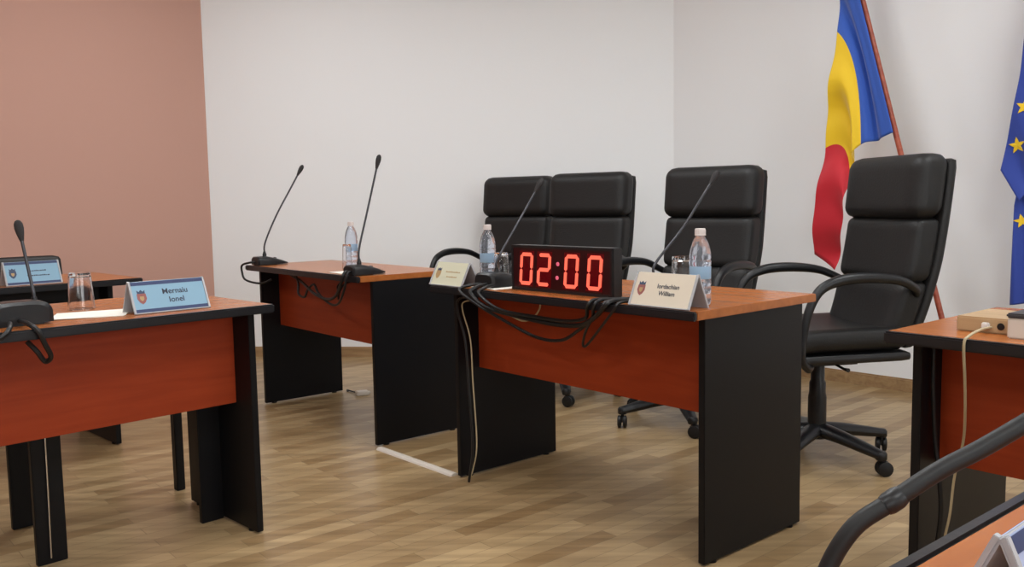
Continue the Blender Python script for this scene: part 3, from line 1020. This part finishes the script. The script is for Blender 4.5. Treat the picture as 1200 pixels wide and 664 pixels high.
def flag_cloth(name, top, bot, off, folds, amp, mats, split, parent, thick=0.0012, ns=72, nt=60, phase=0.0, mid=None, tm_=0.4):
    b = MB()
    V, F, MI = [], [], []
    for j in range(nt + 1):
        for i in range(ns + 1):
            s, t = i / ns, j / nt
            A, B = ctrl(top, s), ctrl(bot, s)
            p = A.lerp(B, t)
            if mid:
                Mm = ctrl(mid, s)
                # quadratic through the three rows
                w0 = (t - tm_) * (t - 1) / (tm_)
                w1 = t * (t - 1) / (tm_ * (tm_ - 1))
                w2 = t * (t - tm_) / (1 - tm_)
                p = A * w0 + Mm * w1 + B * w2
            e = amp * (0.15 + 0.85 * min(1, s * 4)) * (0.7 + 0.3 * t)
            o = off + e * math.sin(phase + s * folds * 2 * PI + 1.1 * t) + 0.35 * e * math.sin(phase + s * folds * 5.1 * PI + 2.3 * t)
            xx = p.x + 0.25 * e * math.cos(phase + s * folds * 2 * PI + 1.1 * t)
            V.append(wp(xx, p.y, o))
    vs = [b.bm.verts.new(v) for v in V]
    for j in range(nt):
        for i in range(ns):
            q = j * (ns + 1) + i
            f = b.bm.faces.new([vs[q], vs[q + 1], vs[q + ns + 2], vs[q + ns + 1]])
            sm = (i + 0.5) / ns
            f.material_index = sum(1 for x in split if sm > x)
    o = b.build(name, mats, parent)
    md = o.modifiers.new('thickness', 'SOLIDIFY')
    md.thickness = thick
    return o


OFF = 0.30


def to_local(root, o):
    o.matrix_parent_inverse = Matrix.Translation(root.location).inverted()


def pole(root, x0, z0, x1, z1, off):
    b = MB()
    p, q = wp(x0, z0, off), wp(x1, z1, off)
    b.tube([p.lerp(q, k / 12) for k in range(13)], 0.0135, 16)
    o = b.build('pole', M['pole_wood'], root)
    to_local(root, o)
    b = MB()
    d = (q - p).normalized()
    b.tube([q, q + d * 0.015, q + d * 0.05, q + d * 0.10, q + d * 0.14], [0.016, 0.02, 0.024, 0.014, 0.002], 16)
    o = b.build('finial', M['emblem_gold'], root)
    to_local(root, o)


def stand(root, x, off):
    c = wp(x, 0, off)
    b = MB()
    b.lathe([(0.15, 0.0), (0.155, 0.01), (0.15, 0.025), (0.05, 0.045), (0.028, 0.06), (0.024, 0.12), (0.024, 0.14)], 36, M=Matrix.Translation(c))
    o = b.build('stand', M['pole_wood'], root)
    to_local(root, o)


root = empty('flag_on_pole', wp(0.815, 0, OFF), 0, 'blue, yellow and red flag on a leaning pole behind the nearest chair', 'flag', 'flags on poles by the right wall')
pole(root, 0.815, 0.05, 0.095, 2.70, OFF)
stand(root, 0.815, OFF)
o = flag_cloth('flag_cloth', [(0.120, 2.60), (0.150, 1.900), (0.085, 1.31), (0.030, 0.745)], [(0.462, 1.366), (0.38, 1.335), (0.295, 1.314), (0.256, 1.22), (0.222, 1.11), (0.214, 0.90), (0.145, 0.665)], OFF + 0.03, 2.6, 0.036,
               [M['flag_blue'], M['flag_yellow'], M['flag_red']], (1 / 3, 2 / 3), root, phase=0.6, mid=[(0.283, 2.02), (0.238, 1.745), (0.172, 1.315), (0.088, 0.706)])
to_local(root, o)

OFE = 0.30
root = empty('flag_on_pole', wp(1.62, 0, OFE), 0, 'dark blue flag with yellow stars at the right edge of the photo', 'flag', 'flags on poles by the right wall')
pole(root, 1.62, 0.05, 1.20, 2.55, OFE)
stand(root, 1.62, OFE)
o = flag_cloth('flag_cloth', [(1.22, 2.45), (1.07, 1.95), (1.035, 1.55), (0.965, 1.16)], [(1.36, 1.60), (1.22, 1.30), (1.12, 1.12), (1.045, 1.02)], OFE + 0.06, 1.5, 0.016, [M['eu_blue']], (), root, phase=2.0)
to_local(root, o)
o = flag_cloth('lower_fold', [(1.18, 1.80), (1.12, 1.60), (1.07, 1.45), (1.02, 1.00)], [(1.30, 0.62), (1.20, 0.58), (1.10, 0.56), (1.018, 0.545)], OFE + 0.022, 2.0, 0.012, [M['eu_blue']], (), root, phase=1.0)
to_local(root, o)
clothes = [c for c in root.children if c.name.startswith(('flag_cloth', 'lower_fold'))]


def cloth_off(cl, x, z):
    """how far the cloth stands off the wall at this height and place, towards the room"""
    best, val = 9, 0
    for v in cl.data.vertices:
        d = v.co - WP
        px, po = d.dot(WD), d.dot(WN)
        e = (px - x) ** 2 + (d.z - z) ** 2
        if e < best:
            best, val = e, po
    return val


for (x, z, r, cl, rot) in ((1.033, 1.268, 0.038, clothes[0], 8), (1.063, 1.435, 0.038, clothes[0], -10), (1.052, 0.93, 0.032, clothes[1], 15)):
    b = MB()
    V, F = [], []
    pts = [(x, z)]
    for k in range(20):
        a = R(90 + rot + 18 * k)
        rr = r if k % 4 == 0 else (r * 0.42 if k % 4 == 2 else r * 0.60)
        pts.append((x + rr * math.cos(a), z + rr * math.sin(a)))
    for lift in (0.0045, -0.0005):
        V += [wp(px, pz, cloth_off(cl, px, pz) + lift) for px, pz in pts]
    n = len(pts)
    for k in range(1, n):
        k2 = k + 1 if k + 1 < n else 1
        F += [[0, k, k2], [n, n + k2, n + k], [k, n + k, n + k2, k2]]
    b.add(V, F)
    o = b.build('star', M['flag_yellow'], root, smooth=False)
    to_local(root, o)
